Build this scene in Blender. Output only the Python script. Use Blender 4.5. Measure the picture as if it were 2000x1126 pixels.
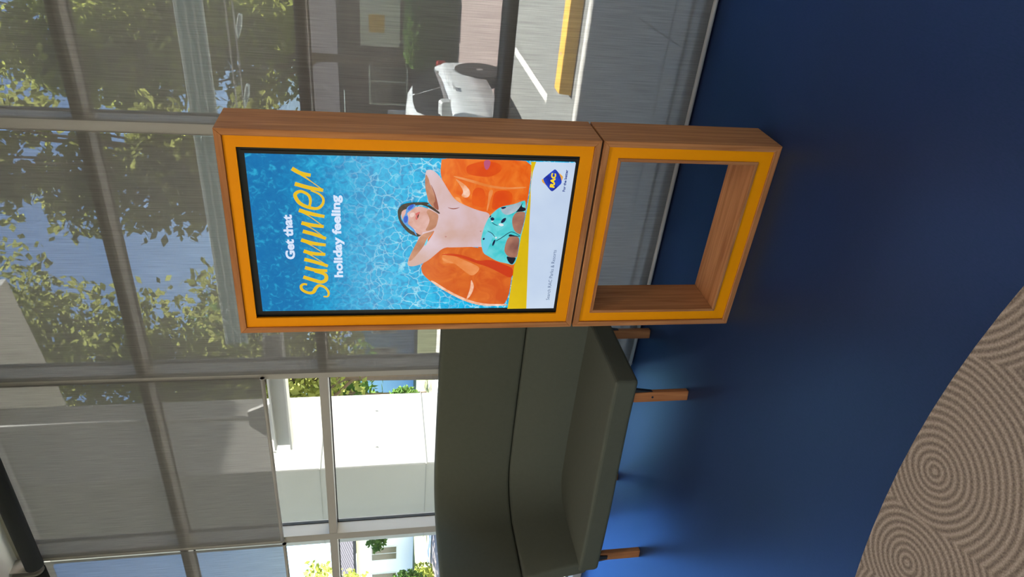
import bpy, bmesh, math, random
from mathutils import Vector, Matrix
for o in list(bpy.data.objects): bpy.data.objects.remove(o, do_unlink=True)
SC = bpy.context.scene
COL = SC.collection
R = math.radians
# ---------------------------------------------------------------- camera (the photograph was taken on its side: real "up" points left)
cam_d = bpy.data.cameras.new('camera'); cam = bpy.data.objects.new('camera', cam_d); COL.objects.link(cam); SC.camera = cam
pitch, yaw, roll = 0.1911, 0.5722, 0.0091
fwd = Vector((-math.sin(yaw)*math.cos(pitch), math.cos(yaw)*math.cos(pitch), -math.sin(pitch)))
rgt = Vector((math.cos(yaw), math.sin(yaw), 0)); dwn = fwd.cross(rgt)
r2 = math.cos(roll)*rgt + math.sin(roll)*dwn; d2 = -math.sin(roll)*rgt + math.cos(roll)*dwn
mw = Matrix((d2, r2, -fwd)).transposed().to_4x4(); mw.translation = Vector((1.3338, -2.4275, 1.6039))
cam.matrix_world = mw
cam_d.sensor_fit = 'HORIZONTAL'; cam_d.sensor_width = 36; cam_d.lens = 1352.02/2000*36; cam_d.clip_start = 0.05; cam_d.clip_end = 400
# ---------------------------------------------------------------- world, sun, exposure
SUN_EL, SUN_AZ = R(58), R(22)          # azimuth measured from +Y towards +X
w = bpy.data.worlds.new('sky'); SC.world = w; w.use_nodes = True
wn = w.node_tree.nodes; wl = w.node_tree.links; wn.clear()
wo = wn.new('ShaderNodeOutputWorld'); bg = wn.new('ShaderNodeBackground'); sk = wn.new('ShaderNodeTexSky')
sk.sky_type = 'NISHITA'; sk.sun_disc = False; sk.sun_elevation = SUN_EL; sk.sun_rotation = SUN_AZ; sk.air_density = 1.0; sk.dust_density = 0.1; sk.ozone_density = 4.0
bg.inputs[1].default_value = 0.62
wl.new(sk.outputs[0], bg.inputs[0]); wl.new(bg.outputs[0], wo.inputs[0])
sd = bpy.data.lights.new('sun', 'SUN'); sd.energy = 60.0; sd.angle = R(0.6); sd.color = (1, 0.955, 0.88)
sun = bpy.data.objects.new('sun', sd); COL.objects.link(sun)
sdir = Vector((math.sin(SUN_AZ)*math.cos(SUN_EL), math.cos(SUN_AZ)*math.cos(SUN_EL), math.sin(SUN_EL)))
sun.rotation_euler = sdir.to_track_quat('Z', 'Y').to_euler(); sun.location = (20, 25, 30)
vs = SC.view_settings; vs.view_transform = 'Standard'; vs.look = 'None'; vs.gamma = 1; vs.exposure = 0.0; vs.use_curve_mapping = False
cy = SC.cycles; cy.use_denoising = True; cy.max_bounces = 10; cy.transparent_max_bounces = 16; cy.diffuse_bounces = 5; cy.glossy_bounces = 3; cy.transmission_bounces = 6
cy.sample_clamp_indirect = 6.0; cy.caustics_reflective = False; cy.caustics_refractive = False
# daylight portals: window wall and an added opening in the unseen back wall
def portal(loc, rot, sx, sy):
    d = bpy.data.lights.new('window_portal', 'AREA'); d.shape = 'RECTANGLE'; d.size = sx; d.size_y = sy; d.cycles.is_portal = True
    o = bpy.data.objects.new('window_portal', d); COL.objects.link(o); o.location = loc; o.rotation_euler = rot
portal((-1.4, 1.15, 1.95), (R(-90), 0, 0), 9.0, 3.9)
portal((-0.9, -7.9, 1.3), (R(90), 0, 0), 11.8, 1.6)

# ---------------------------------------------------------------- helpers
def srgb(r, g, b):
    f = lambda c: (c/255/12.92) if c/255 <= .04045 else ((c/255+.055)/1.055)**2.4
    return (f(r), f(g), f(b))
MATS = {}
def newmat(name):
    m = bpy.data.materials.new(name); m.use_nodes = True; nt = m.node_tree; nt.nodes.clear()
    out = nt.nodes.new('ShaderNodeOutputMaterial'); MATS[name] = m
    return m, nt, out
def N(nt, t, **kw):
    n = nt.nodes.new(t)
    for k, v in kw.items():
        if k.startswith('i_'): n.inputs[int(k[2:]) if k[2:].isdigit() else k[2:]].default_value = v
        else: setattr(n, k, v)
    return n
def coords(nt, scale=(1,1,1), src='Object', rot=(0,0,0)):
    tc = N(nt, 'ShaderNodeTexCoord'); mp = N(nt, 'ShaderNodeMapping')
    mp.inputs['Scale'].default_value = scale; mp.inputs['Rotation'].default_value = rot
    nt.links.new(tc.outputs[src], mp.inputs[0]); return mp.outputs[0]
def rgb4(c): return (c[0], c[1], c[2], 1)
def mixc(nt, a, b, fac):
    m = N(nt, 'ShaderNodeMix', data_type='RGBA')
    for i, v in ((6, a), (7, b)):
        if isinstance(v, tuple): m.inputs[i].default_value = rgb4(v)
        else: nt.links.new(v, m.inputs[i])
    if isinstance(fac, float): m.inputs[0].default_value = fac
    else: nt.links.new(fac, m.inputs[0])
    return m.outputs[2]
def ramp(nt, fac, stops):
    r = N(nt, 'ShaderNodeValToRGB'); e = r.color_ramp.elements
    while len(e) < len(stops): e.new(.5)
    for el, (p, c) in zip(e, stops): el.position = p; el.color = rgb4(c) if not isinstance(c, (int, float)) else (c, c, c, 1)
    nt.links.new(fac, r.inputs[0]); return r.outputs[0]
def plain(name, c, rough=.6, var=.12, scale=8, metal=0, spec=.4, bump=0, bscale=60, stretch=(1,1,1)):
    m, nt, out = newmat(name); p = N(nt, 'ShaderNodeBsdfPrincipled')
    v = coords(nt, stretch); n = N(nt, 'ShaderNodeTexNoise', i_Scale=scale, i_Detail=4.0); nt.links.new(v, n.inputs['Vector'])
    col = mixc(nt, tuple(x*(1-var) for x in c), tuple(min(1, x*(1+var)) for x in c), n.outputs[0])
    nt.links.new(col, p.inputs['Base Color']); p.inputs['Roughness'].default_value = rough; p.inputs['Metallic'].default_value = metal
    p.inputs['Specular IOR Level'].default_value = spec
    if bump:
        b = N(nt, 'ShaderNodeBump', i_Strength=bump, i_Distance=.002); n2 = N(nt, 'ShaderNodeTexNoise', i_Scale=bscale, i_Detail=3.0)
        nt.links.new(v, n2.inputs['Vector']); nt.links.new(n2.outputs[0], b.inputs['Height']); nt.links.new(b.outputs[0], p.inputs['Normal'])
    nt.links.new(p.outputs[0], out.inputs[0]); return m
def wood(name, dark, light, axis='z'):
    m, nt, out = newmat(name); p = N(nt, 'ShaderNodeBsdfPrincipled')
    sc = {'z': (30, 30, 1.6), 'x': (1.6, 30, 30), 'y': (30, 1.6, 30)}[axis]
    v = coords(nt, sc); n = N(nt, 'ShaderNodeTexNoise', i_Scale=1.6, i_Detail=6.0, i_Distortion=.7); nt.links.new(v, n.inputs['Vector'])
    c = ramp(nt, n.outputs[0], [(.3, dark), (.5, tuple((a+b)/2 for a, b in zip(dark, light))), (.7, light)])
    sc2 = tuple(x*.35 if x < 5 else x*4 for x in sc)
    v2 = coords(nt, sc2); n2 = N(nt, 'ShaderNodeTexNoise', i_Scale=1.5, i_Detail=3.0); nt.links.new(v2, n2.inputs['Vector'])
    c2 = mixc(nt, c, tuple(x*.72 for x in dark), ramp(nt, n2.outputs[0], [(.48, 0.0), (.8, .55)]))
    nt.links.new(c2, p.inputs['Base Color']); p.inputs['Roughness'].default_value = .55; p.inputs['Specular IOR Level'].default_value = .2
    nt.links.new(p.outputs[0], out.inputs[0]); return m

def link(name, me, mat=None, parent=None, smooth=False):
    o = bpy.data.objects.new(name, me); COL.objects.link(o)
    if mat is not None and not me.materials: me.materials.append(mat)
    if parent is not None: o.parent = parent
    if smooth:
        for p in me.polygons: p.use_smooth = True
    return o
def empty(name, loc=(0,0,0), rz=0, parent=None):
    o = bpy.data.objects.new(name, None); COL.objects.link(o); o.location = loc; o.rotation_euler = (0, 0, rz); o.empty_display_size = .1
    if parent: o.parent = parent
    return o
def tag(o, label, cat=None, group=None, kind=None):
    if label: o['label'] = label
    if cat: o['category'] = cat
    if group: o['group'] = group
    if kind: o['kind'] = kind
    return o
def tomesh(bm, name):
    me = bpy.data.meshes.new(name); bmesh.ops.recalc_face_normals(bm, faces=bm.faces); bm.to_mesh(me); bm.free(); return me
def addbox(bm, x0, x1, y0, y1, z0, z1, bev=0, seg=2):
    vs_ = [bm.verts.new(p) for p in ((x0,y0,z0),(x1,y0,z0),(x1,y1,z0),(x0,y1,z0),(x0,y0,z1),(x1,y0,z1),(x1,y1,z1),(x0,y1,z1))]
    fs = [bm.faces.new([vs_[i] for i in f]) for f in ((0,3,2,1),(4,5,6,7),(0,1,5,4),(1,2,6,5),(2,3,7,6),(3,0,4,7))]
    if bev:
        es = list({e for f in fs for e in f.edges})
        bmesh.ops.bevel(bm, geom=es, offset=bev, segments=seg, affect='EDGES', profile=.5)
def box(name, x0, x1, y0, y1, z0, z1, mat, parent=None, bev=0, seg=2, smooth=False):
    bm = bmesh.new(); addbox(bm, x0, x1, y0, y1, z0, z1, bev, seg); return link(name, tomesh(bm, name), mat, parent, smooth)
def addtube(bm, a, b, ra, rb=None, seg=12):
    a, b = Vector(a), Vector(b); rb = ra if rb is None else rb; d = (b-a).normalized()
    u = d.orthogonal().normalized(); v = d.cross(u)
    A = [bm.verts.new(a + (u*math.cos(t)+v*math.sin(t))*ra) for t in [2*math.pi*i/seg for i in range(seg)]]
    B = [bm.verts.new(b + (u*math.cos(t)+v*math.sin(t))*rb) for t in [2*math.pi*i/seg for i in range(seg)]]
    for i in range(seg): bm.faces.new((A[i], A[(i+1)%seg], B[(i+1)%seg], B[i]))
    bm.faces.new(A[::-1]); bm.faces.new(B)
def tube(name, a, b, r, mat, parent=None, seg=16, rb=None):
    bm = bmesh.new(); addtube(bm, a, b, r, rb, seg); o = link(name, tomesh(bm, name), mat, parent)
    for p in o.data.polygons: p.use_smooth = len(p.vertices) == 4
    return o
def prism(name, poly, z0, z1, mat, parent=None, bev=0, seg=3, axis='z', smooth=False):
    # extrude a polygon: axis 'z' -> (x,y) poly; 'y' -> (x,z) poly extruded in y; 'x' -> (y,z) poly extruded in x
    f = {'z': lambda p, h: (p[0], p[1], h), 'y': lambda p, h: (p[0], h, p[1]), 'x': lambda p, h: (h, p[0], p[1])}[axis]
    bm = bmesh.new(); A = [bm.verts.new(f(p, z0)) for p in poly]; B = [bm.verts.new(f(p, z1)) for p in poly]; n = len(poly)
    bm.faces.new(A[::-1]); bm.faces.new(B)
    for i in range(n): bm.faces.new((A[i], A[(i+1)%n], B[(i+1)%n], B[i]))
    bmesh.ops.recalc_face_normals(bm, faces=bm.faces)
    if bev:
        es = [e for e in bm.edges if len(e.link_faces) == 2 and e.calc_face_angle(0) > .6]
        bmesh.ops.bevel(bm, geom=es, offset=bev, segments=seg, affect='EDGES', profile=.5)
    return link(name, tomesh(bm, name), mat, parent, smooth)
def loft(name, rings, mat, parent=None, closed=True, smooth=True, caps=True):
    bm = bmesh.new(); V = [[bm.verts.new(p) for p in r] for r in rings]; n = len(rings[0])
    for a, b in zip(V, V[1:]):
        for i in range(n if closed else n-1):
            bm.faces.new((a[i], a[(i+1)%n], b[(i+1)%n], b[i]))
    if caps and closed: bm.faces.new(V[0][::-1]); bm.faces.new(V[-1])
    o = link(name, tomesh(bm, name), mat, parent)
    if smooth:
        for p in o.data.polygons: p.use_smooth = len(p.vertices) <= 4
    return o
def copy_tree(o, parent=None):
    c = o.copy(); COL.objects.link(c)
    if parent is not None: c.parent = parent
    for ch in [x for x in bpy.data.objects if x.parent == o and x != c]: copy_tree(ch, c)
    return c

# ---------------------------------------------------------------- materials
ALU = plain('brushed_aluminium', srgb(168, 162, 156), rough=.45, var=.05, scale=3, spec=.4)
ALU_DARK = plain('dark_frame', srgb(60, 62, 66), rough=.5, var=.08)
GASKET = plain('black_gasket', (.012, .012, .013), rough=.6)
WHITE = plain('white_paint', srgb(225, 224, 220), rough=.8, var=.03)
BLACK = plain('black_plastic', (.008, .008, .009), rough=.35, var=.1, spec=.3)
BLACK_M = plain('black_metal', (.012, .012, .014), rough=.5, var=.1)
YEL = plain('yellow_laminate', (.88, .295, .0), rough=.55, spec=.12, var=.03, scale=4, bump=.04, bscale=400)
W_Z = wood('oak_upright', srgb(154, 94, 52), srgb(194, 131, 82), 'z')
W_X = wood('oak_crosswise', srgb(154, 94, 52), srgb(194, 131, 82), 'x')
LEG_W = wood('leg_oak', srgb(150, 88, 50), srgb(186, 120, 72), 'z')
SOFA = plain('grey_green_wool', srgb(83, 83, 71), rough=.95, var=.07, scale=40, spec=.15, bump=.5, bscale=900)
CONC = plain('concrete', srgb(150, 148, 143), rough=.9, var=.06, scale=2, spec=.2, bump=.3, bscale=30)
STEEL = plain('painted_steel', srgb(170, 168, 165), rough=.6, var=.04)
def glass_mat(name, tint, gl=.06, rough=.0):
    m, nt, out = newmat(name); t = N(nt, 'ShaderNodeBsdfTransparent'); t.inputs[0].default_value = rgb4(tint)
    g = N(nt, 'ShaderNodeBsdfGlossy'); g.inputs['Roughness'].default_value = rough; mx = N(nt, 'ShaderNodeMixShader'); mx.inputs[0].default_value = gl
    nt.links.new(t.outputs[0], mx.inputs[1]); nt.links.new(g.outputs[0], mx.inputs[2]); nt.links.new(mx.outputs[0], out.inputs[0]); return m
GLASS = glass_mat('window_glass', (.95, .965, .96), .02)
CARGLASS = plain('car_glass', (.02, .024, .026), rough=.08, spec=.6)
def blind_mat():
    m, nt, out = newmat('sunscreen_mesh')
    v = coords(nt, (260, 1, 5)); n = N(nt, 'ShaderNodeTexNoise', i_Scale=1.0, i_Detail=3.0); nt.links.new(v, n.inputs['Vector'])
    v2 = coords(nt, (40, 1, 500)); n2 = N(nt, 'ShaderNodeTexNoise', i_Scale=1.0, i_Detail=2.0); nt.links.new(v2, n2.inputs['Vector'])
    md = N(nt, 'ShaderNodeMath', operation='ADD'); nt.links.new(n.outputs[0], md.inputs[0]); nt.links.new(n2.outputs[0], md.inputs[1])
    op = N(nt, 'ShaderNodeMapRange'); op.inputs['From Min'].default_value = .6; op.inputs['From Max'].default_value = 1.4
    op.inputs['To Min'].default_value = OPEN_MIN; op.inputs['To Max'].default_value = OPEN_MAX; nt.links.new(md.outputs[0], op.inputs[0])
    d = N(nt, 'ShaderNodeBsdfDiffuse'); nt.links.new(mixc(nt, (.115, .107, .101), (.185, .174, .164), ramp(nt, n.outputs[0], [(.3, 0.0), (.7, 1.0)])), d.inputs[0])
    tl = N(nt, 'ShaderNodeBsdfTranslucent'); tl.inputs[0].default_value = rgb4(FAB_T)
    ad = N(nt, 'ShaderNodeAddShader'); nt.links.new(d.outputs[0], ad.inputs[0]); nt.links.new(tl.outputs[0], ad.inputs[1])
    t = N(nt, 'ShaderNodeBsdfTransparent'); mx = N(nt, 'ShaderNodeMixShader')
    nt.links.new(op.outputs[0], mx.inputs[0]); nt.links.new(ad.outputs[0], mx.inputs[1]); nt.links.new(t.outputs[0], mx.inputs[2])
    nt.links.new(mx.outputs[0], out.inputs[0]); return m
OPEN_MIN, OPEN_MAX = .05, .15
FAB_T = (.026, .0245, .0235)
BLIND = blind_mat()
def carpet_mat():
    m, nt, out = newmat('navy_carpet'); p = N(nt, 'ShaderNodeBsdfPrincipled')
    v = coords(nt, (1, 1, 1)); n = N(nt, 'ShaderNodeTexNoise', i_Scale=14.0, i_Detail=5.0); nt.links.new(v, n.inputs['Vector'])
    va = coords(nt, (220, 60, 1), rot=(0, 0, R(-20))); f = N(nt, 'ShaderNodeTexNoise', i_Scale=1.0, i_Detail=3.0); nt.links.new(va, f.inputs['Vector'])
    c = mixc(nt, (.009, .0085, .031), (.014, .0135, .050), n.outputs[0])
    c = mixc(nt, c, (.006, .0065, .022), ramp(nt, f.outputs[0], [(.35, .8), (.62, 0.0)]))
    br = N(nt, 'ShaderNodeTexBrick'); br.offset = 0; br.inputs['Scale'].default_value = 1; br.inputs['Brick Width'].default_value = .5; br.inputs['Row Height'].default_value = .5
    br.inputs['Mortar Size'].default_value = .0012; br.inputs['Mortar Smooth'].default_value = .3; br.inputs['Color1'].default_value = (1,1,1,1); br.inputs['Color2'].default_value = (1,1,1,1); br.inputs['Mortar'].default_value = (.72,.72,.72,1)
    nt.links.new(v, br.inputs['Vector'])
    mu = N(nt, 'ShaderNodeMix', data_type='RGBA', blend_type='MULTIPLY'); mu.inputs[0].default_value = 1; nt.links.new(c, mu.inputs[6]); nt.links.new(br.outputs[0], mu.inputs[7])
    nt.links.new(mu.outputs[2], p.inputs['Base Color']); p.inputs['Roughness'].default_value = .95; p.inputs['Specular IOR Level'].default_value = .05
    b = N(nt, 'ShaderNodeBump', i_Strength=.5, i_Distance=.003); nt.links.new(f.outputs[0], b.inputs['Height']); nt.links.new(b.outputs[0], p.inputs['Normal'])
    gl = N(nt, 'ShaderNodeBsdfGlossy'); gl.inputs[0].default_value = (.22, .50, 1, 1); gl.inputs['Roughness'].default_value = .38      # sheen of the blue yarn at a low angle
    fr = N(nt, 'ShaderNodeFresnel'); fr.inputs[0].default_value = 2.05; mx = N(nt, 'ShaderNodeMixShader')
    nt.links.new(fr.outputs[0], mx.inputs[0]); nt.links.new(p.outputs[0], mx.inputs[1]); nt.links.new(gl.outputs[0], mx.inputs[2])
    nt.links.new(mx.outputs[0], out.inputs[0]); return m
NAVY = carpet_mat()
def rug_mat():
    m, nt, out = newmat('beige_loop_carpet'); p = N(nt, 'ShaderNodeBsdfPrincipled')
    v = coords(nt, (1, 1, 1)); nz = N(nt, 'ShaderNodeTexNoise', i_Scale=3.0, i_Detail=1.0); nt.links.new(v, nz.inputs['Vector'])
    ad = N(nt, 'ShaderNodeVectorMath', operation='MULTIPLY_ADD'); ad.inputs[1].default_value = (.045, .045, 0); nt.links.new(nz.outputs['Color'], ad.inputs[0]); nt.links.new(v, ad.inputs[2])
    sp = N(nt, 'ShaderNodeVectorMath', operation='MULTIPLY'); sp.inputs[1].default_value = (1, 1, 0); nt.links.new(ad.outputs[0], sp.inputs[0])
    vo = N(nt, 'ShaderNodeTexVoronoi', voronoi_dimensions='2D', feature='F1', i_Scale=1.7); nt.links.new(sp.outputs[0], vo.inputs['Vector'])
    mu = N(nt, 'ShaderNodeMath', operation='MULTIPLY'); mu.inputs[1].default_value = 2*math.pi/(.0225*1.7); nt.links.new(vo.outputs['Distance'], mu.inputs[0])
    sn = N(nt, 'ShaderNodeMath', operation='SINE'); nt.links.new(mu.outputs[0], sn.inputs[0])
    fine = N(nt, 'ShaderNodeTexNoise', i_Scale=170.0, i_Detail=3.0); nt.links.new(v, fine.inputs['Vector'])
    mf = N(nt, 'ShaderNodeMath', operation='MULTIPLY_ADD'); mf.inputs[1].default_value = 4.2; nt.links.new(fine.outputs[0], mf.inputs[0]); nt.links.new(sn.outputs[0], mf.inputs[2])
    c = ramp(nt, mf.outputs[0], [(0, srgb(112, 97, 84)), (.25, srgb(132, 116, 102)), (1, srgb(176, 158, 141))])
    mr = N(nt, 'ShaderNodeMapRange'); mr.inputs['From Min'].default_value = .5; mr.inputs['From Max'].default_value = 3.7; nt.links.new(mf.outputs[0], mr.inputs[0])
    c = ramp(nt, mr.outputs[0], [(0, srgb(104, 90, 79)), (.4, srgb(130, 114, 100)), (1, srgb(168, 150, 134))])
    nt.links.new(c, p.inputs['Base Color']); p.inputs['Roughness'].default_value = .95; p.inputs['Specular IOR Level'].default_value = .1
    b = N(nt, 'ShaderNodeBump', i_Strength=.7, i_Distance=.004); nt.links.new(mr.outputs[0], b.inputs['Height']); nt.links.new(b.outputs[0], p.inputs['Normal'])
    nt.links.new(p.outputs[0], out.inputs[0]); return m
RUG = rug_mat()

# ---------------------------------------------------------------- room shell
XL, XR, YB, YW, ZC = -6.8, 5.0, -8.0, 1.16, 3.93
def st(o): o['kind'] = 'structure'; return o
st(box('floor', XL, XR, YB, YW, -.2, 0, NAVY))
st(box('ceiling', XL, XR, YB, YW, ZC, ZC+.15, WHITE))
st(box('wall_left', XL-.15, XL, YB, YW, -.2, ZC+.15, WHITE)); st(box('wall_right', XR, XR+.15, YB, YW, -.2, ZC+.15, WHITE))
bw = st(empty('wall_back'))
box('lower_panel', XL, XR, YB-.15, YB, -.2, .5, WHITE, bw); box('upper_panel', XL, XR, YB-.15, YB, 2.1, ZC+.15, WHITE, bw)  # opening between the panels added to light the kiosk front from behind the viewer
for x in (XL, -3.9, -1.0, 1.9, XR-.12): box('pier', x, x+.12, YB-.15, YB, .5, 2.1, ALU, bw)
# window wall: bays between mullions, four panes each
MX = [3.074, 1.589, .104, -1.381, -2.866, -4.351, -5.836]; MF, MB_, MWD = .876, 1.006, .065
TZ = [.0, .960, 1.904, 2.895]; TH = .052
for i in range(len(MX)-1):
    xr, xl = MX[i], MX[i+1]; wn_ = st(empty('window_%d' % (i+1), ((xl+xr)/2, MF, 0)))
    cx = (xl+xr)/2
    def wb(name, x0, x1, y0, y1, z0, z1, m, bev=0): return box(name, x0-cx, x1-cx, y0-MF, y1-MF, z0, z1, m, wn_, bev)
    wb('mullion', xl-MWD/2, xl+MWD/2, MF, MB_, 0, ZC, ALU, .002)
    a, b = xl+MWD/2, xr-MWD/2
    edges = []
    for k, z in enumerate(TZ):
        m = ALU_DARK if k == 1 else ALU
        if k == 0: wb('sill', a, b, MF, MB_+.02, 0, .07, ALU, .002); edges.append((0, .07))
        else: wb('transom', a, b, MF+.002, MB_, z, z+TH, m, .002); edges.append((z, z+TH))
    wb('head', a, b, MF, MB_, ZC-.06, ZC, ALU); edges.append((ZC-.06, ZC))
    for (p0, p1), (q0, q1) in zip(edges, edges[1:]):
        wb('pane', a, b, MB_-.028, MB_-.02, p1, q0, GLASS)
        bm = bmesh.new()
        for x0, x1, z0, z1 in ((a, a+.006, p1, q0), (b-.006, b, p1, q0), (a, b, p1, p1+.006), (a, b, q0-.006, q0)):
            addbox(bm, x0-cx, x1-cx, MB_-.034-MF, MB_-.014-MF, z0, z1)
        link('gasket', tomesh(bm, 'gasket'), GASKET, wn_)
st(box('wall_front', XL, MX[-1]-MWD/2, .9, 1.16, -.2, ZC, WHITE)); st(box('wall_front_end', MX[0]-.03, XR, .9, 1.16, -.2, ZC, WHITE))
# beige inlaid carpet with a curved edge
RC, RR = (-.06, -4.33), 3.19
poly = [(RC[0]+RR*math.cos(t), RC[1]+RR*math.sin(t)) for t in [2*math.pi*i/160 for i in range(160)]]
poly = [(x, max(y, YB+.3)) for x, y in poly]
rg = prism('carpet_inlay', [(x-RC[0], y-RC[1]) for x, y in poly], 0, .006, RUG); rg.location = (RC[0], RC[1], .0005)
tag(rg, 'beige carpet with swirling ribbed pattern and a curved edge against the blue floor', 'carpet')
# ceiling luminaires of the room (behind the viewer)
LED, nt, out = newmat('led_diffuser'); em = N(nt, 'ShaderNodeEmission'); em.inputs[0].default_value = (1, .95, .88, 1); em.inputs[1].default_value = 24.0; nt.links.new(em.outputs[0], out.inputs[0])
for x, y, lb in ((-3.2, -1.5, 'ceiling light panel in the row nearest the windows, left one'), (-.6, -1.5, 'ceiling light panel in the row nearest the windows, middle one'), (2.0, -1.5, 'ceiling light panel in the row nearest the windows, right one'),
                 (-3.2, -4.6, 'ceiling light panel in the row behind the viewer, left one'), (-.6, -4.6, 'ceiling light panel in the row behind the viewer, middle one'), (2.0, -4.6, 'ceiling light panel in the row behind the viewer, right one')):
    L_ = empty('ceiling_light', (x, y, ZC))
    bm = bmesh.new()
    for q in ((-.62, -.6, -.17, .17), (.6, .62, -.17, .17), (-.6, .6, -.17, -.15), (-.6, .6, .15, .17)): addbox(bm, *q, -.05, 0)
    link('frame', tomesh(bm, 'frame'), ALU, L_); box('diffuser', -.6, .6, -.15, .15, -.04, -.03, LED, L_)
    tag(L_, lb, 'ceiling light')
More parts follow.
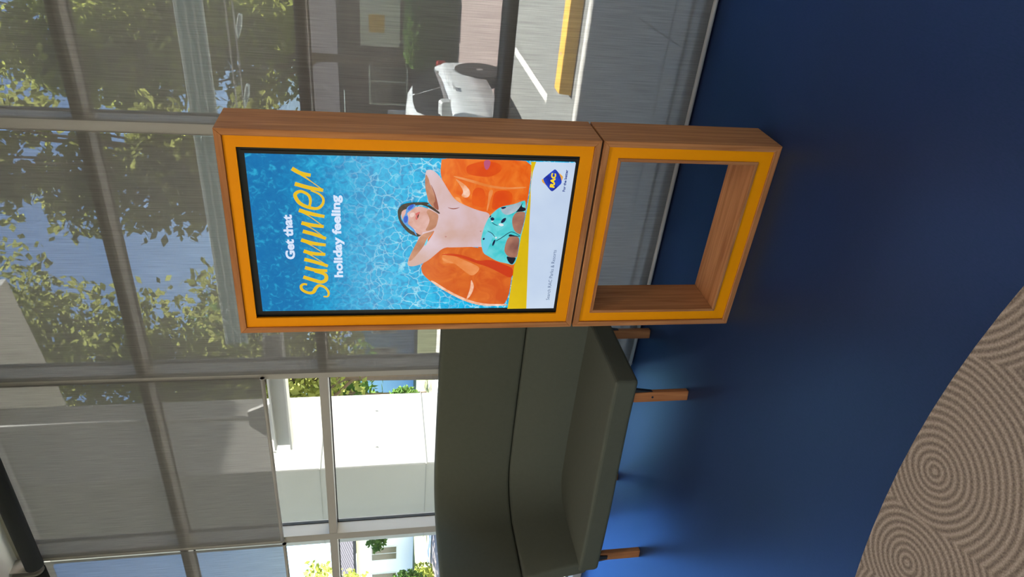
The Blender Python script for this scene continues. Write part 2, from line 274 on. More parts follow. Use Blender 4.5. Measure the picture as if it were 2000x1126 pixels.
# traced outlines of the picture shown on the screen, in metres on the panel
SHP={"white":[[0.3416,1.0046],[0.2983,1.0128],[0.264,1.0138],[0.2293,1.0132],[0.1763,1.0081],[0.0623,1.0008],[-0.3455,0.9695],[-0.3506,0.8347],[0.3495,0.8436]],"yellow":[[0.3423,1.0242],[0.3416,1.0036],[0.2984,1.0108],[0.2641,1.0117],[0.2293,1.0111],[0.1764,1.006],[0.0623,0.9987],[-0.3456,0.9672],[-0.3441,1.054],[-0.3333,1.0527],[-0.1212,1.0441],[-0.0816,1.0363],[0.0162,1.0302],[0.063,1.0245],[0.1311,1.0189],[0.2095,1.0151],[0.264,1.015]],"float_r":[[0.3471,1.3654],[0.3184,1.3669],[0.2811,1.3685],[0.2351,1.3549],[0.1669,1.3082],[0.1325,1.2417],[0.1199,1.1755],[0.1069,1.1332],[0.1173,1.0342],[0.1717,1.0213],[0.2291,1.0214],[0.264,1.015],[0.3569,1.0226]],"float_l":[[-0.1396,1.4312],[-0.1177,1.4267],[-0.0888,1.3952],[-0.0395,1.3432],[-0.0361,1.2978],[-0.0391,1.1886],[-0.0718,1.1607],[-0.1037,1.0979],[-0.1212,1.0441],[-0.1412,1.0466],[-0.3279,1.0532],[-0.3295,1.1229],[-0.3261,1.1679],[-0.3065,1.2356],[-0.2559,1.3211],[-0.2018,1.3916],[-0.1692,1.422]],"float_l_red":[[-0.0744,1.3625],[-0.0671,1.3045],[-0.0816,1.2449],[-0.106,1.1966],[-0.0962,1.1502],[-0.1161,1.0968],[-0.1412,1.0422],[-0.1944,1.0458],[-0.161,1.1016],[-0.1308,1.1562],[-0.1158,1.2045],[-0.0864,1.2699],[-0.0767,1.3124]],"float_l_hi":[[-0.1905,1.221],[-0.2109,1.211],[-0.2314,1.2053],[-0.2727,1.2157],[-0.3012,1.2381],[-0.257,1.2255],[-0.2262,1.2209]],"float_l_pale":[[-0.0816,1.3581],[-0.0767,1.3041],[-0.0961,1.261],[-0.1307,1.1906],[-0.1506,1.1892],[-0.1805,1.2173],[-0.1553,1.249],[-0.1156,1.2937],[-0.0961,1.3283]],"float_l_rim":[[-0.2018,1.3916],[-0.2559,1.3211],[-0.3065,1.2356],[-0.3261,1.1679],[-0.3295,1.1229],[-0.3279,1.0532],[-0.3199,1.0562],[-0.3188,1.1237],[-0.3144,1.1687],[-0.2944,1.2319],[-0.2456,1.3172],[-0.1944,1.3834]],"float_r_panel1":[[0.2268,1.2398],[0.2214,1.1894],[0.1333,1.1847],[0.1462,1.2183],[0.1503,1.2429]],"float_r_panel2":[[0.2173,1.177],[0.2168,1.1568],[0.1692,1.1691],[0.1245,1.175],[0.1266,1.1801],[0.1691,1.1773]],"float_r_panel3":[[0.2155,1.1546],[0.2148,1.0814],[0.1528,1.0795],[0.1341,1.1273],[0.1292,1.1598],[0.1694,1.159]],"float_r_dark":[[0.3127,1.2729],[0.326,1.2385],[0.3352,1.2039],[0.3286,1.1442],[0.2996,1.1297],[0.269,1.1711],[0.2719,1.227],[0.2794,1.2669]],"float_r_purple":[[0.3393,1.2074],[0.34,1.1799],[0.3151,1.1807],[0.2972,1.1912],[0.3062,1.2018]],"float_r_swirl":[[0.2615,1.313],[0.2493,1.2888],[0.2285,1.2638],[0.2072,1.2485],[0.1853,1.2532],[0.1807,1.2689],[0.1891,1.2854],[0.2067,1.2745],[0.2364,1.292]],"float_r_line":[[0.2739,1.3215],[0.2587,1.2499],[0.2387,1.1847],[0.2272,1.1151],[0.2333,1.03],[0.2268,1.0293],[0.2185,1.1143],[0.2279,1.1879],[0.2479,1.2531],[0.2657,1.3133]],"skin":[[0.2838,1.4247],[0.2955,1.4179],[0.2947,1.3988],[0.2797,1.3791],[0.2489,1.3561],[0.2122,1.3349],[0.1696,1.3057],[0.1483,1.2645],[0.1269,1.2127],[0.1164,1.1609],[0.0607,1.1647],[-0.0429,1.1778],[-0.0353,1.1909],[-0.0401,1.3052],[-0.0387,1.3413],[-0.0743,1.376],[-0.1043,1.4059],[-0.1253,1.4466],[-0.1297,1.4749],[-0.1206,1.4865],[-0.0952,1.4831],[-0.0508,1.466],[0.0074,1.4395],[0.0358,1.4602],[0.0582,1.483],[0.0914,1.5105],[0.1189,1.5132],[0.1415,1.4623],[0.1313,1.4081],[0.1355,1.3884],[0.1557,1.4076],[0.1813,1.4145],[0.229,1.4256]],"armshade_r":[[0.2425,1.4067],[0.2138,1.3912],[0.1792,1.3789],[0.122,1.3656],[0.1356,1.3835],[0.1546,1.3916],[0.1656,1.3821],[0.1898,1.3855]],"forearm_r":[[0.2812,1.4247],[0.2607,1.4121],[0.2373,1.4065],[0.2084,1.3934],[0.1764,1.3813],[0.1548,1.3805],[0.1275,1.3708],[0.1355,1.3884],[0.1557,1.4076],[0.1813,1.4145],[0.229,1.4256]],"forearm_l":[[0.0218,1.4273],[0.0306,1.3999],[0.0379,1.3813],[0.0278,1.3872],[0.0018,1.4091],[-0.036,1.4232],[-0.0892,1.4602],[-0.1042,1.4753],[-0.1011,1.483],[-0.0508,1.466],[0.0074,1.4395]],"gap_l":[[0.0018,1.4091],[-0.0098,1.4062],[-0.0302,1.4145],[-0.0331,1.4213],[-0.0214,1.4186],[-0.0054,1.4127]],"gap_l_orange":[[0.0379,1.3813],[0.0221,1.387],[-0.0039,1.4013],[-0.0156,1.4073],[0.0018,1.4078],[0.0249,1.3896]],"hair":[[0.1198,1.5278],[0.1335,1.5231],[0.15,1.5111],[0.1571,1.487],[0.1604,1.453],[0.161,1.4139],[0.1543,1.4063],[0.1488,1.4135],[0.1482,1.4527],[0.1398,1.4672],[0.1273,1.4987],[0.1162,1.5108],[0.0968,1.5167],[0.0747,1.5079],[0.0553,1.4928],[0.0357,1.4727],[0.0245,1.4525],[0.0247,1.4274],[0.0074,1.442],[0.013,1.4597],[0.0257,1.4849],[0.0538,1.5076],[0.0843,1.5239]],"hair_r":[[0.1509,1.4528],[0.1515,1.4136],[0.1382,1.3885],[0.1165,1.3629],[0.1096,1.3651],[0.1218,1.383],[0.1353,1.4033],[0.1459,1.4233]],"face":[[0.1189,1.5132],[0.13,1.4987],[0.1387,1.4623],[0.1432,1.4379],[0.1327,1.4081],[0.1179,1.3829],[0.1097,1.3726],[0.093,1.3695],[0.0564,1.3756],[0.0421,1.3814],[0.0363,1.4001],[0.0275,1.425],[0.0359,1.4502],[0.0582,1.4805],[0.0748,1.5005],[0.0914,1.5129]],"neck":[[0.1202,1.4176],[0.1313,1.4081],[0.1179,1.3829],[0.107,1.3675],[0.0762,1.3714],[0.0535,1.3768],[0.0363,1.4001],[0.0361,1.4202],[0.0589,1.4083],[0.0843,1.4016],[0.1065,1.4098]],"ear":[[0.0386,1.4603],[0.043,1.4479],[0.036,1.4302],[0.0218,1.4286],[0.016,1.4372],[0.0245,1.45]],"goggle":[[0.1424,1.4892],[0.1522,1.4674],[0.1497,1.4576],[0.136,1.4622],[0.1221,1.4815],[0.1109,1.4924],[0.1,1.4861],[0.0834,1.4846],[0.0666,1.488],[0.0583,1.478],[0.0415,1.4603],[0.0131,1.4497],[0.0159,1.4548],[0.0358,1.4652],[0.0554,1.4854],[0.0664,1.5028],[0.0803,1.5079],[0.097,1.5044],[0.1109,1.496],[0.1273,1.495]],"lens1":[[0.1329,1.489],[0.1452,1.4819],[0.1522,1.4699],[0.1469,1.4637],[0.1345,1.472],[0.1234,1.4864]],"lens2":[[0.0956,1.502],[0.1026,1.4947],[0.0986,1.4873],[0.0805,1.4882],[0.0693,1.4943],[0.0734,1.5017],[0.0859,1.5036]],"nose":[[0.1056,1.4813],[0.1167,1.4741],[0.1168,1.4618],[0.103,1.4616],[0.0946,1.4712],[0.0973,1.4787]],"lips":[[0.1113,1.4605],[0.117,1.4496],[0.1213,1.4398],[0.1088,1.4444],[0.0921,1.4478],[0.0823,1.4537],[0.092,1.4594],[0.1031,1.4554]],"mouth":[[0.1018,1.4517],[0.1129,1.4445],[0.1005,1.4455],[0.0893,1.4502]],"shorts":[[0.175,1.0235],[0.1734,1.0414],[0.159,1.0683],[0.147,1.1262],[0.1243,1.1498],[0.1015,1.1685],[0.0615,1.1834],[0.0152,1.1917],[-0.0082,1.1926],[-0.0438,1.1861],[-0.0677,1.1764],[-0.0767,1.1603],[-0.1037,1.1195],[-0.1136,1.0754],[-0.1237,1.0439],[-0.0816,1.0363],[0.0162,1.0302],[0.063,1.0245]],"shorts_pale":[[0.1414,1.1257],[0.1474,1.1006],[0.1591,1.0657],[0.1706,1.0411],[0.1482,1.0465],[0.1226,1.0647],[0.1081,1.0969],[0.1219,1.1188]],"shorts_pocket":[[0.0357,1.1698],[0.0271,1.1496],[0.0155,1.1435],[-0.0437,1.1624],[-0.0738,1.168],[-0.0587,1.1824],[-0.0289,1.1872],[0.0153,1.18]],"shorts_dark1":[[0.1701,1.0372],[0.1482,1.0465],[0.1198,1.0644],[0.1256,1.0572],[0.1283,1.0237],[0.1429,1.0221],[0.1469,1.0425]],"leg1":[[0.1274,1.0236],[0.1255,1.0598],[0.1055,1.0721],[0.0856,1.074],[0.0597,1.0689],[0.0337,1.0558],[0.0236,1.0336],[0.028,1.0314],[0.0746,1.0245],[0.109,1.0229]],"leg2":[[0.0127,1.0352],[0.0146,1.0619],[0.013,1.0815],[-0.0167,1.0907],[-0.0465,1.0933],[-0.0572,1.0913],[-0.0767,1.0788],[-0.084,1.0651],[-0.084,1.0391],[-0.0816,1.0363],[-0.028,1.034]],"legdark":[[0.013,1.0828],[0.0262,1.0788],[0.0175,1.0542],[0.0162,1.0329],[0.0127,1.0338],[0.0146,1.0619]],"legdark2":[[-0.0767,1.0831],[-0.084,1.0651],[-0.084,1.0391],[-0.1013,1.0439],[-0.1211,1.0529],[-0.1062,1.0717]],"dot1":[[0.0959,1.1642],[0.1022,1.1557],[0.0961,1.1462],[0.0876,1.1468],[0.0846,1.1569]],"dot2":[[0.0765,1.12],[0.0908,1.1161],[0.1,1.1039],[0.0967,1.0979],[0.0824,1.1023],[0.0746,1.112]],"dot3":[[-0.0228,1.1469],[-0.005,1.1418],[0.0024,1.1332],[-0.0168,1.1356],[-0.0317,1.1422]],"dot4":[[0.0064,1.1884],[0.0089,1.1782],[-0.0008,1.1788],[-0.0029,1.1852]],"dot5":[[0.1456,1.126],[0.1487,1.1058],[0.144,1.1023],[0.1374,1.1151],[0.1387,1.1203]],"dot6":[[0.1015,1.1685],[0.1115,1.1616],[0.1045,1.1598],[0.0987,1.1644]],"wdot1":[[0.0735,1.1275],[0.0737,1.1145],[0.0666,1.1035],[0.0593,1.1133],[0.0649,1.1268]],"wdot2":[[0.0097,1.1378],[0.0141,1.1303],[0.0053,1.1282],[0.0038,1.1347]],"wdot3":[[0.0846,1.162],[0.0862,1.1454],[0.079,1.1538]],"line1":[[0.079,1.1538],[0.0705,1.1428],[0.0649,1.1294],[0.0626,1.1292],[0.0671,1.1425],[0.0761,1.1549]],"line2":[[0.0409,1.1702],[0.0315,1.15],[0.0126,1.1367],[0.0111,1.1384],[0.0286,1.1511],[0.0386,1.1708]],"line3":[[-0.005,1.1339],[0.0113,1.109],[0.0334,1.0848],[0.04,1.067],[0.0192,1.0332],[0.0162,1.0342],[0.0371,1.0667],[0.0305,1.0832],[0.0084,1.1075],[-0.008,1.1324]],"collar":[[0.1417,1.3391],[0.1351,1.3189],[0.1368,1.299],[0.1425,1.2843],[0.1327,1.2988],[0.131,1.3187]],"navel":[[0.0379,1.2013],[0.0394,1.1936],[0.035,1.1933],[0.0335,1.1997]],"nipple1":[[0.0123,1.341],[0.0138,1.3321],[0.008,1.3331],[0.008,1.3395]],"logo_y1":[[0.2684,0.9742],[0.272,0.9689],[0.2395,0.9475],[0.248,0.9585],[0.2581,0.9721]],"logo_y2":[[0.3009,0.9126],[0.2842,0.8921],[0.2791,0.8898],[0.2634,0.8926],[0.2667,0.898]],"logo_b":[[0.3107,0.9303],[0.3116,0.9263],[0.31,0.922],[0.2942,0.9067],[0.2668,0.8939],[0.2564,0.8925],[0.2493,0.8956],[0.2216,0.9203],[0.2188,0.9266],[0.2222,0.9337],[0.2532,0.9608],[0.2703,0.9687],[0.2738,0.9674]]}
STK={"s":[[-0.2081,1.8832],[-0.2061,1.8964],[-0.2151,1.9069],[-0.2334,1.9031],[-0.2471,1.8816],[-0.2449,1.8616],[-0.2236,1.8494],[-0.2127,1.835],[-0.2239,1.8131],[-0.2468,1.8016],[-0.2654,1.8059],[-0.2664,1.8226]],"u":[[-0.1719,1.8958],[-0.1884,1.8535],[-0.1964,1.8292],[-0.1887,1.8114],[-0.1706,1.8071],[-0.1568,1.8173],[-0.1448,1.8511]],"u2":[[-0.1287,1.8868],[-0.1406,1.846],[-0.1438,1.802]],"m1":[[-0.0908,1.8869],[-0.1024,1.8488],[-0.1219,1.7985]],"m1a":[[-0.1189,1.8008],[-0.0821,1.8477],[-0.0534,1.8869]],"m2":[[-0.0534,1.8869],[-0.0648,1.8516],[-0.0688,1.8059]],"m2a":[[-0.0688,1.8059],[-0.0334,1.8499],[-0.0043,1.8934]],"m3":[[-0.0043,1.8934],[-0.0193,1.8491],[-0.0264,1.8024]],"n1":[[0.0335,1.8848],[0.02,1.8422],[0.0018,1.8002]],"n1a":[[0.0035,1.8011],[0.0421,1.8457],[0.069,1.8873]],"n2":[[0.069,1.8873],[0.0602,1.8494],[0.054,1.8063]],"n2a":[[0.054,1.8063],[0.0938,1.8522],[0.1227,1.8931]],"n3":[[0.1227,1.8931],[0.1073,1.8467],[0.0971,1.8014]],"e":[[0.1339,1.8554],[0.163,1.8491],[0.1863,1.856],[0.1998,1.8803],[0.1923,1.8989],[0.1777,1.9022],[0.1518,1.8879],[0.1354,1.859],[0.1306,1.8269],[0.1479,1.8065],[0.1717,1.8026],[0.1907,1.8168],[0.2046,1.8458]],"r1":[[0.2301,1.9009],[0.2149,1.8498],[0.2055,1.8009]],"r1a":[[0.2076,1.8017],[0.2381,1.8394],[0.2675,1.8759]],"r2":[[0.2902,1.907],[0.2725,1.8779],[0.2648,1.8424]]}
# ---------------------------------------------------------------- roller blinds
BY = .862
def blind(xr, xl, zb, label):
    cx = (xr+xl)/2; o = empty('roller_blind', (cx, BY, ZC-.13)); h = ZC-.13; a, b = xl-cx, xr-cx; dz = -h
    fm = bpy.data.meshes.new('fabric'); fm.from_pydata([(a+.004, 0, zb+.015+dz), (b-.004, 0, zb+.015+dz), (b-.004, 0, -.02), (a+.004, 0, -.02)], [], [(0, 1, 2, 3)]); fm.update(); link('fabric', fm, BLIND, o)
    tube('roller_tube', (a+.012, -.055, 0), (b-.012, -.055, 0), .052, ROLL, o, 24)
    for x in (a, b-.012): tube('end_cap', (x, -.055, 0), (x+.012, -.055, 0), .045, ALU, o, 20)
    for x in (a+.004, b-.010): box('bracket', x, x+.006, -.10, .0, .0, .13, ALU, o)
    tube('bottom_bar', (a+.002, 0, zb+.012+dz), (b-.002, 0, zb+.012+dz), .012, ALU, o, 12)
    for x in (a+.002, b-.008): tube('bar_end', (x, 0, zb+.012+dz), (x+.006, 0, zb+.012+dz), .0145, ALU, o, 12)
    tag(o, label, 'roller blind', 'grey mesh roller blinds along the glazing'); return o
ROLL = plain('roller_dark_fabric', srgb(52, 54, 55), rough=.9, var=.06, scale=60)
blind(1.55, .129, .005, 'grey mesh roller blind lowered to the floor to the right of the kiosk')
blind(.081, -1.368, .005, 'grey mesh roller blind lowered to the floor directly behind the kiosk')
blind(-1.388, -2.858, 2.26, 'grey mesh roller blind half lowered above the sofa with daylight below')
blind(-2.885, -4.345, 2.25, 'grey mesh roller blind half lowered at far left beyond the sofa')

# ---------------------------------------------------------------- display kiosk
HW, HT, DP, ZL, ZU, WT = .4365, 2.158, .2145, .7483, .7572, .025
kiosk = empty('display_kiosk', (0, 0, 0)); tag(kiosk, 'freestanding oak and yellow display kiosk with lit summer holiday screen', 'kiosk')
def mboard(name, pts_xz, y0, y1, mat):          # mitred board from an (x,z) outline
    return prism(name, pts_xz, y0, y1, mat, kiosk, .0015, 1, 'y')
def carcass(z0, z1):
    i = WT
    mboard('side_board', [(-HW, z0), (-HW+i, z0+i), (-HW+i, z1-i), (-HW, z1)], 0, DP, W_Z)
    mboard('side_board', [(HW, z0), (HW, z1), (HW-i, z1-i), (HW-i, z0+i)], 0, DP, W_Z)
    mboard('top_board', [(-HW, z1), (-HW+i, z1-i), (HW-i, z1-i), (HW, z1)], 0, DP, W_X)
    mboard('bottom_board', [(-HW, z0), (HW, z0), (HW-i, z0+i), (-HW+i, z0+i)], 0, DP, W_X)
carcass(ZU, HT); carcass(0, ZL)
box('shadow_gap', -HW+.02, HW-.02, .02, DP-.02, ZL-.001, ZU+.001, BLACK_M, kiosk)
def frame(name, xo, zo0, zo1, xi, zi0, zi1, y0, y1, mat, parent):
    bm = bmesh.new(); O = [(-xo, zo0), (xo, zo0), (xo, zo1), (-xo, zo1)]; I = [(-xi, zi0), (xi, zi0), (xi, zi1), (-xi, zi1)]
    V = {}
    for n, L_ in (('O', O), ('I', I)):
        for yy in (y0, y1): V[n, yy] = [bm.verts.new((x, yy, z)) for x, z in L_]
    for k in range(4):
        j = (k+1) % 4
        bm.faces.new((V['O', y0][k], V['O', y0][j], V['I', y0][j], V['I', y0][k])); bm.faces.new((V['O', y1][k], V['I', y1][k], V['I', y1][j], V['O', y1][j]))
        bm.faces.new((V['O', y0][j], V['O', y0][k], V['O', y1][k], V['O', y1][j])); bm.faces.new((V['I', y0][k], V['I', y0][j], V['I', y1][j], V['I', y1][k]))
    return link(name, tomesh(bm, name), mat, parent)
tag(frame('yellow_surround', HW-WT-.001, ZU+WT+.001, HT-WT-.001, .3675, .832, 2.091, .007, .0165, YEL, kiosk), 'yellow panel framing the screen')
OX, OZ0, OZ1, LT = .3655, .0803, .680, .014
tag(frame('lower_surround', HW-WT-.001, WT+.001, ZL-WT-.001, OX, OZ0, OZ1, .007, .0165, YEL, kiosk), 'yellow panel framing the open base')
frame('rear_surround', HW-WT-.001, WT+.001, ZL-WT-.001, OX, OZ0, OZ1, DP-.0165, DP-.007, YEL, kiosk)
i = LT
mboard('liner_board', [(-OX, OZ0), (-OX+i, OZ0+i), (-OX+i, OZ1-i), (-OX, OZ1)], .003, DP-.003, W_Z)
mboard('liner_board', [(OX, OZ0), (OX, OZ1), (OX-i, OZ1-i), (OX-i, OZ0+i)], .003, DP-.003, W_Z)
mboard('liner_board', [(-OX, OZ1), (-OX+i, OZ1-i), (OX-i, OZ1-i), (OX, OZ1)], .003, DP-.003, W_X)
mboard('liner_board', [(-OX, OZ0), (OX, OZ0), (OX-i, OZ0+i), (-OX+i, OZ0+i)], .003, DP-.003, W_X)
box('back_panel', -HW+WT, HW-WT, DP-.012, DP-.002, ZU+WT, HT-WT, W_Z, kiosk)
# screen: bezel, lit panel and the picture it shows
SX, SZ0, SZ1, YS = .3405, .8468, 2.0662, .0185
screen = box('screen', -SX-.012, SX+.012, YS+.0005, YS+.05, SZ0-.012, SZ1+.012, BLACK, kiosk); tag(screen, 'portrait screen with a thin black bezel')
frame('bezel', SX+.030, SZ0-.030, SZ1+.030, SX, SZ0, SZ1, YS-.0020+.006, YS+.04, BLACK, screen)
def emis(name, build, strength=1.0):
    m, nt, out = newmat(name); p = N(nt, 'ShaderNodeBsdfPrincipled'); p.inputs['Base Color'].default_value = (.004, .004, .004, 1)
    p.inputs['Roughness'].default_value = .18; p.inputs['Specular IOR Level'].default_value = .3; p.inputs['Emission Strength'].default_value = strength
    c = build(nt)
    if isinstance(c, tuple): p.inputs['Emission Color'].default_value = rgb4(c)
    else: nt.links.new(c, p.inputs['Emission Color'])
    nt.links.new(p.outputs[0], out.inputs[0]); return m
def flat(r, g, b): return emis('print_%d_%d_%d' % (r, g, b), lambda nt: srgb(r, g, b))
def mott(name, c1, c2, scale, c3=None, dist=0.0, lo=.35, hi=.65, stretch=(1,1,1)):
    def bld(nt):
        v = coords(nt, stretch); n = N(nt, 'ShaderNodeTexNoise', i_Scale=scale, i_Detail=4.0, i_Distortion=dist); nt.links.new(v, n.inputs['Vector'])
        stops = [(lo, srgb(*c1)), (hi, srgb(*c2))] + ([(min(1, hi+.08), srgb(*c3))] if c3 else [])
        return ramp(nt, n.outputs[0], stops)
    return emis(name, bld)
def water(nt):
    v = coords(nt, (1, 1, 1)); sx = N(nt, 'ShaderNodeSeparateXYZ'); nt.links.new(v, sx.inputs[0])
    mr = N(nt, 'ShaderNodeMapRange'); mr.inputs['From Min'].default_value = SZ0; mr.inputs['From Max'].default_value = SZ1; nt.links.new(sx.outputs[2], mr.inputs[0])
    nz = N(nt, 'ShaderNodeTexNoise', i_Scale=9.0, i_Detail=5.0); nt.links.new(v, nz.inputs['Vector'])
    wv = N(nt, 'ShaderNodeMath', operation='MULTIPLY_ADD'); wv.inputs[1].default_value = .22; nt.links.new(nz.outputs[0], wv.inputs[0]); nt.links.new(mr.outputs[0], wv.inputs[2])
    base = ramp(nt, wv.outputs[0], [(.35, srgb(0, 184, 234)), (.68, srgb(0, 172, 222)), (.90, srgb(6, 148, 202)), (1.0, srgb(20, 118, 178))])
    n3 = N(nt, 'ShaderNodeTexNoise', i_Scale=38.0, i_Detail=5.0, i_Distortion=1.2); nt.links.new(v, n3.inputs['Vector'])
    base = mixc(nt, base, srgb(8, 104, 172), ramp(nt, n3.outputs[0], [(.36, .55), (.52, 0.0)]))
    base = mixc(nt, base, srgb(60, 205, 235), ramp(nt, n3.outputs[0], [(.55, 0.0), (.75, .55)]))
    vm = N(nt, 'ShaderNodeVectorMath', operation='MULTIPLY_ADD'); vm.inputs[1].default_value = (.05, .05, .05); nz2 = N(nt, 'ShaderNodeTexNoise', i_Scale=22.0, i_Detail=3.0)
    nt.links.new(v, nz2.inputs['Vector']); nt.links.new(nz2.outputs['Color'], vm.inputs[0]); nt.links.new(v, vm.inputs[2])
    vo = N(nt, 'ShaderNodeTexVoronoi', feature='DISTANCE_TO_EDGE', i_Scale=24.0); nt.links.new(vm.outputs[0], vo.inputs['Vector'])
    cau = ramp(nt, vo.outputs[0], [(0.0, .9), (.03, .4), (.07, 0.0)])
    msk = ramp(nt, mr.outputs[0], [(0.0, 1.0), (.50, .9), (.72, .18), (.85, 0.0)])
    mu = N(nt, 'ShaderNodeMath', operation='MULTIPLY'); nt.links.new(cau, mu.inputs[0]); nt.links.new(msk, mu.inputs[1])
    mu2 = N(nt, 'ShaderNodeMath', operation='MULTIPLY'); nt.links.new(mu.outputs[0], mu2.inputs[0]); nt.links.new(ramp(nt, nz.outputs[0], [(.35, .25), (.6, .95)]), mu2.inputs[1])
    return mixc(nt, base, srgb(196, 244, 252), mu2.outputs[0])
WATER = emis('print_pool_water', water)
ORANGE = mott('print_orange_vinyl', (226, 92, 10), (236, 120, 34), 14, (246, 160, 90), 1.5)
ORANGE_L = mott('print_orange_vinyl_shade', (208, 84, 12), (222, 110, 30), 12, (236, 150, 86), 1.5)
SKIN = mott('print_skin', (206, 168, 158), (216, 190, 198), 6, (220, 196, 206), .3, .35, .6)
SKIN_D = mott('print_skin_shade', (176, 116, 88), (208, 150, 122), 14, None, .3)
SKIN_F = mott('print_face', (206, 150, 136), (226, 182, 176), 16, None, .3)
LEGS = mott('print_leg', (120, 74, 66), (178, 124, 102), 10, None, .3)
SHORTS = mott('print_shorts', (30, 190, 196), (110, 214, 220), 18, (150, 226, 230), .8, .3, .62)
PALE = mott('print_band', (184, 202, 230), (206, 222, 240), 2.0)
PANEL = link('picture', None, None, screen) if False else None
layer = [0]
def lay():
    layer[0] += 1; return YS - .00016*layer[0]
def poly2(polys, mat, name, parent=screen, mats=None):
    if len(polys) > 1 and len(polys[0]) > 4:
        for P in polys: poly2([P], mat, name, parent)
        return
    y = lay(); vs_, fs = [], []
    for P in polys:
        fs.append(list(range(len(vs_), len(vs_)+len(P)))); vs_ += [(x, y, z) for x, z in P]
    me = bpy.data.meshes.new(name); me.from_pydata(vs_, [], fs); me.update()
    o = link(name, me, mat, parent)
    bm = bmesh.new(); bm.from_mesh(me); bmesh.ops.triangulate(bm, faces=bm.faces)
    for f in bm.faces:
        if f.normal.y > 0: f.normal_flip()
    bm.to_mesh(me); bm.free(); return o
def smoothp(P, it=2):
    for _ in range(it):
        Q = []
        for k in range(len(P)):
            a, b = P[k], P[(k+1) % len(P)]
            Q += [(a[0]*.75+b[0]*.25, a[1]*.75+b[1]*.25), (a[0]*.25+b[0]*.75, a[1]*.25+b[1]*.75)]
        P = Q
    return P
def S_(*n): return [smoothp(SHP[k]) for k in n]
poly2([[(-SX, SZ0), (SX, SZ0), (SX, SZ1), (-SX, SZ1)]], WATER, 'pool_picture')
cl = lambda P: [(min(max(x, -SX), SX), min(max(z, SZ0), SZ1)) for x, z in P]
poly2([[(0.1673, 1.2842), (0.2661, 1.0153), (0.165, 1.0185), (0.0853, 1.0245), (-0.0571, 1.0353), (-0.1689, 1.0438), (-0.0938, 1.1847), (0.0371, 1.2253)]], ORANGE, 'float_seat')
poly2([cl(p) for p in S_('float_r')], ORANGE, 'float_picture'); poly2(S_('float_l'), ORANGE_L, 'float_picture')
poly2([cl(p) for p in S_('float_r_dark', 'float_r_panel1', 'float_r_panel3')], mott('print_orange_deep', (218, 70, 4), (230, 92, 8), 12), 'float_shade')
poly2(S_('float_l_red'), flat(204, 58, 6), 'float_fold'); poly2(S_('float_l_pale', 'float_r_panel2', 'float_r_line'), mott('print_orange_pale', (226, 122, 48), (236, 150, 88), 12), 'float_gleam')
poly2(S_('float_l_hi', 'float_l_rim', 'float_r_swirl'), mott('print_gleam', (232, 150, 96), (250, 216, 196), 30), 'float_highlight')
poly2([cl(p) for p in S_('float_r_purple')], flat(186, 84, 120), 'float_valve')
poly2(S_('skin'), SKIN, 'figure_body'); poly2(S_('forearm_r', 'forearm_l'), SKIN_D, 'figure_forearm'); poly2(S_('armshade_r', 'collar'), flat(150, 78, 62), 'figure_shade')
poly2(S_('gap_l_orange'), flat(226, 110, 24), 'float_gap'); poly2(S_('gap_l'), flat(110, 210, 235), 'water_gap')
poly2(S_('hair', 'hair_r'), mott('print_hair', (30, 22, 22), (66, 44, 40), 60), 'figure_hair')
poly2(S_('face'), SKIN_F, 'figure_face'); poly2(S_('neck'), SKIN_D, 'figure_neck'); poly2(S_('ear'), flat(214, 164, 154), 'figure_ear')
poly2(S_('goggle'), flat(74, 148, 220), 'figure_goggles'); poly2(S_('lens1', 'lens2'), flat(28, 82, 200), 'goggle_lens')
poly2(S_('nose'), flat(232, 196, 190), 'figure_nose'); poly2(S_('lips'), flat(210, 96, 96), 'figure_lips'); poly2(S_('mouth'), flat(70, 20, 30), 'figure_mouth')
poly2(S_('nipple1', 'navel'), flat(188, 132, 126), 'figure_mark')
poly2(S_('shorts'), SHORTS, 'figure_shorts'); poly2(S_('shorts_pale'), mott('print_shorts_grey', (150, 170, 186), (182, 196, 206), 20), 'shorts_panel'); poly2(S_('shorts_pocket'), flat(110, 204, 226), 'shorts_pocket')
poly2(S_('shorts_dark1', 'legdark', 'legdark2'), flat(22, 24, 38), 'shorts_lining'); poly2(S_('leg1', 'leg2'), LEGS, 'figure_leg')
poly2(S_('wdot1', 'wdot2', 'wdot3'), flat(222, 232, 238), 'shorts_motif'); poly2(S_('dot1', 'dot2', 'dot3', 'dot4', 'dot5', 'dot6'), flat(16, 30, 66), 'shorts_motif'); poly2(S_('line1', 'line2', 'line3'), flat(20, 60, 80), 'shorts_seam')
yl = [p for p in SHP['yellow']]
poly2([cl(yl)], mott('print_yellow_band', (206, 172, 4), (224, 190, 0), 2), 'yellow_band'); poly2([cl(SHP['white'])], PALE, 'white_band')
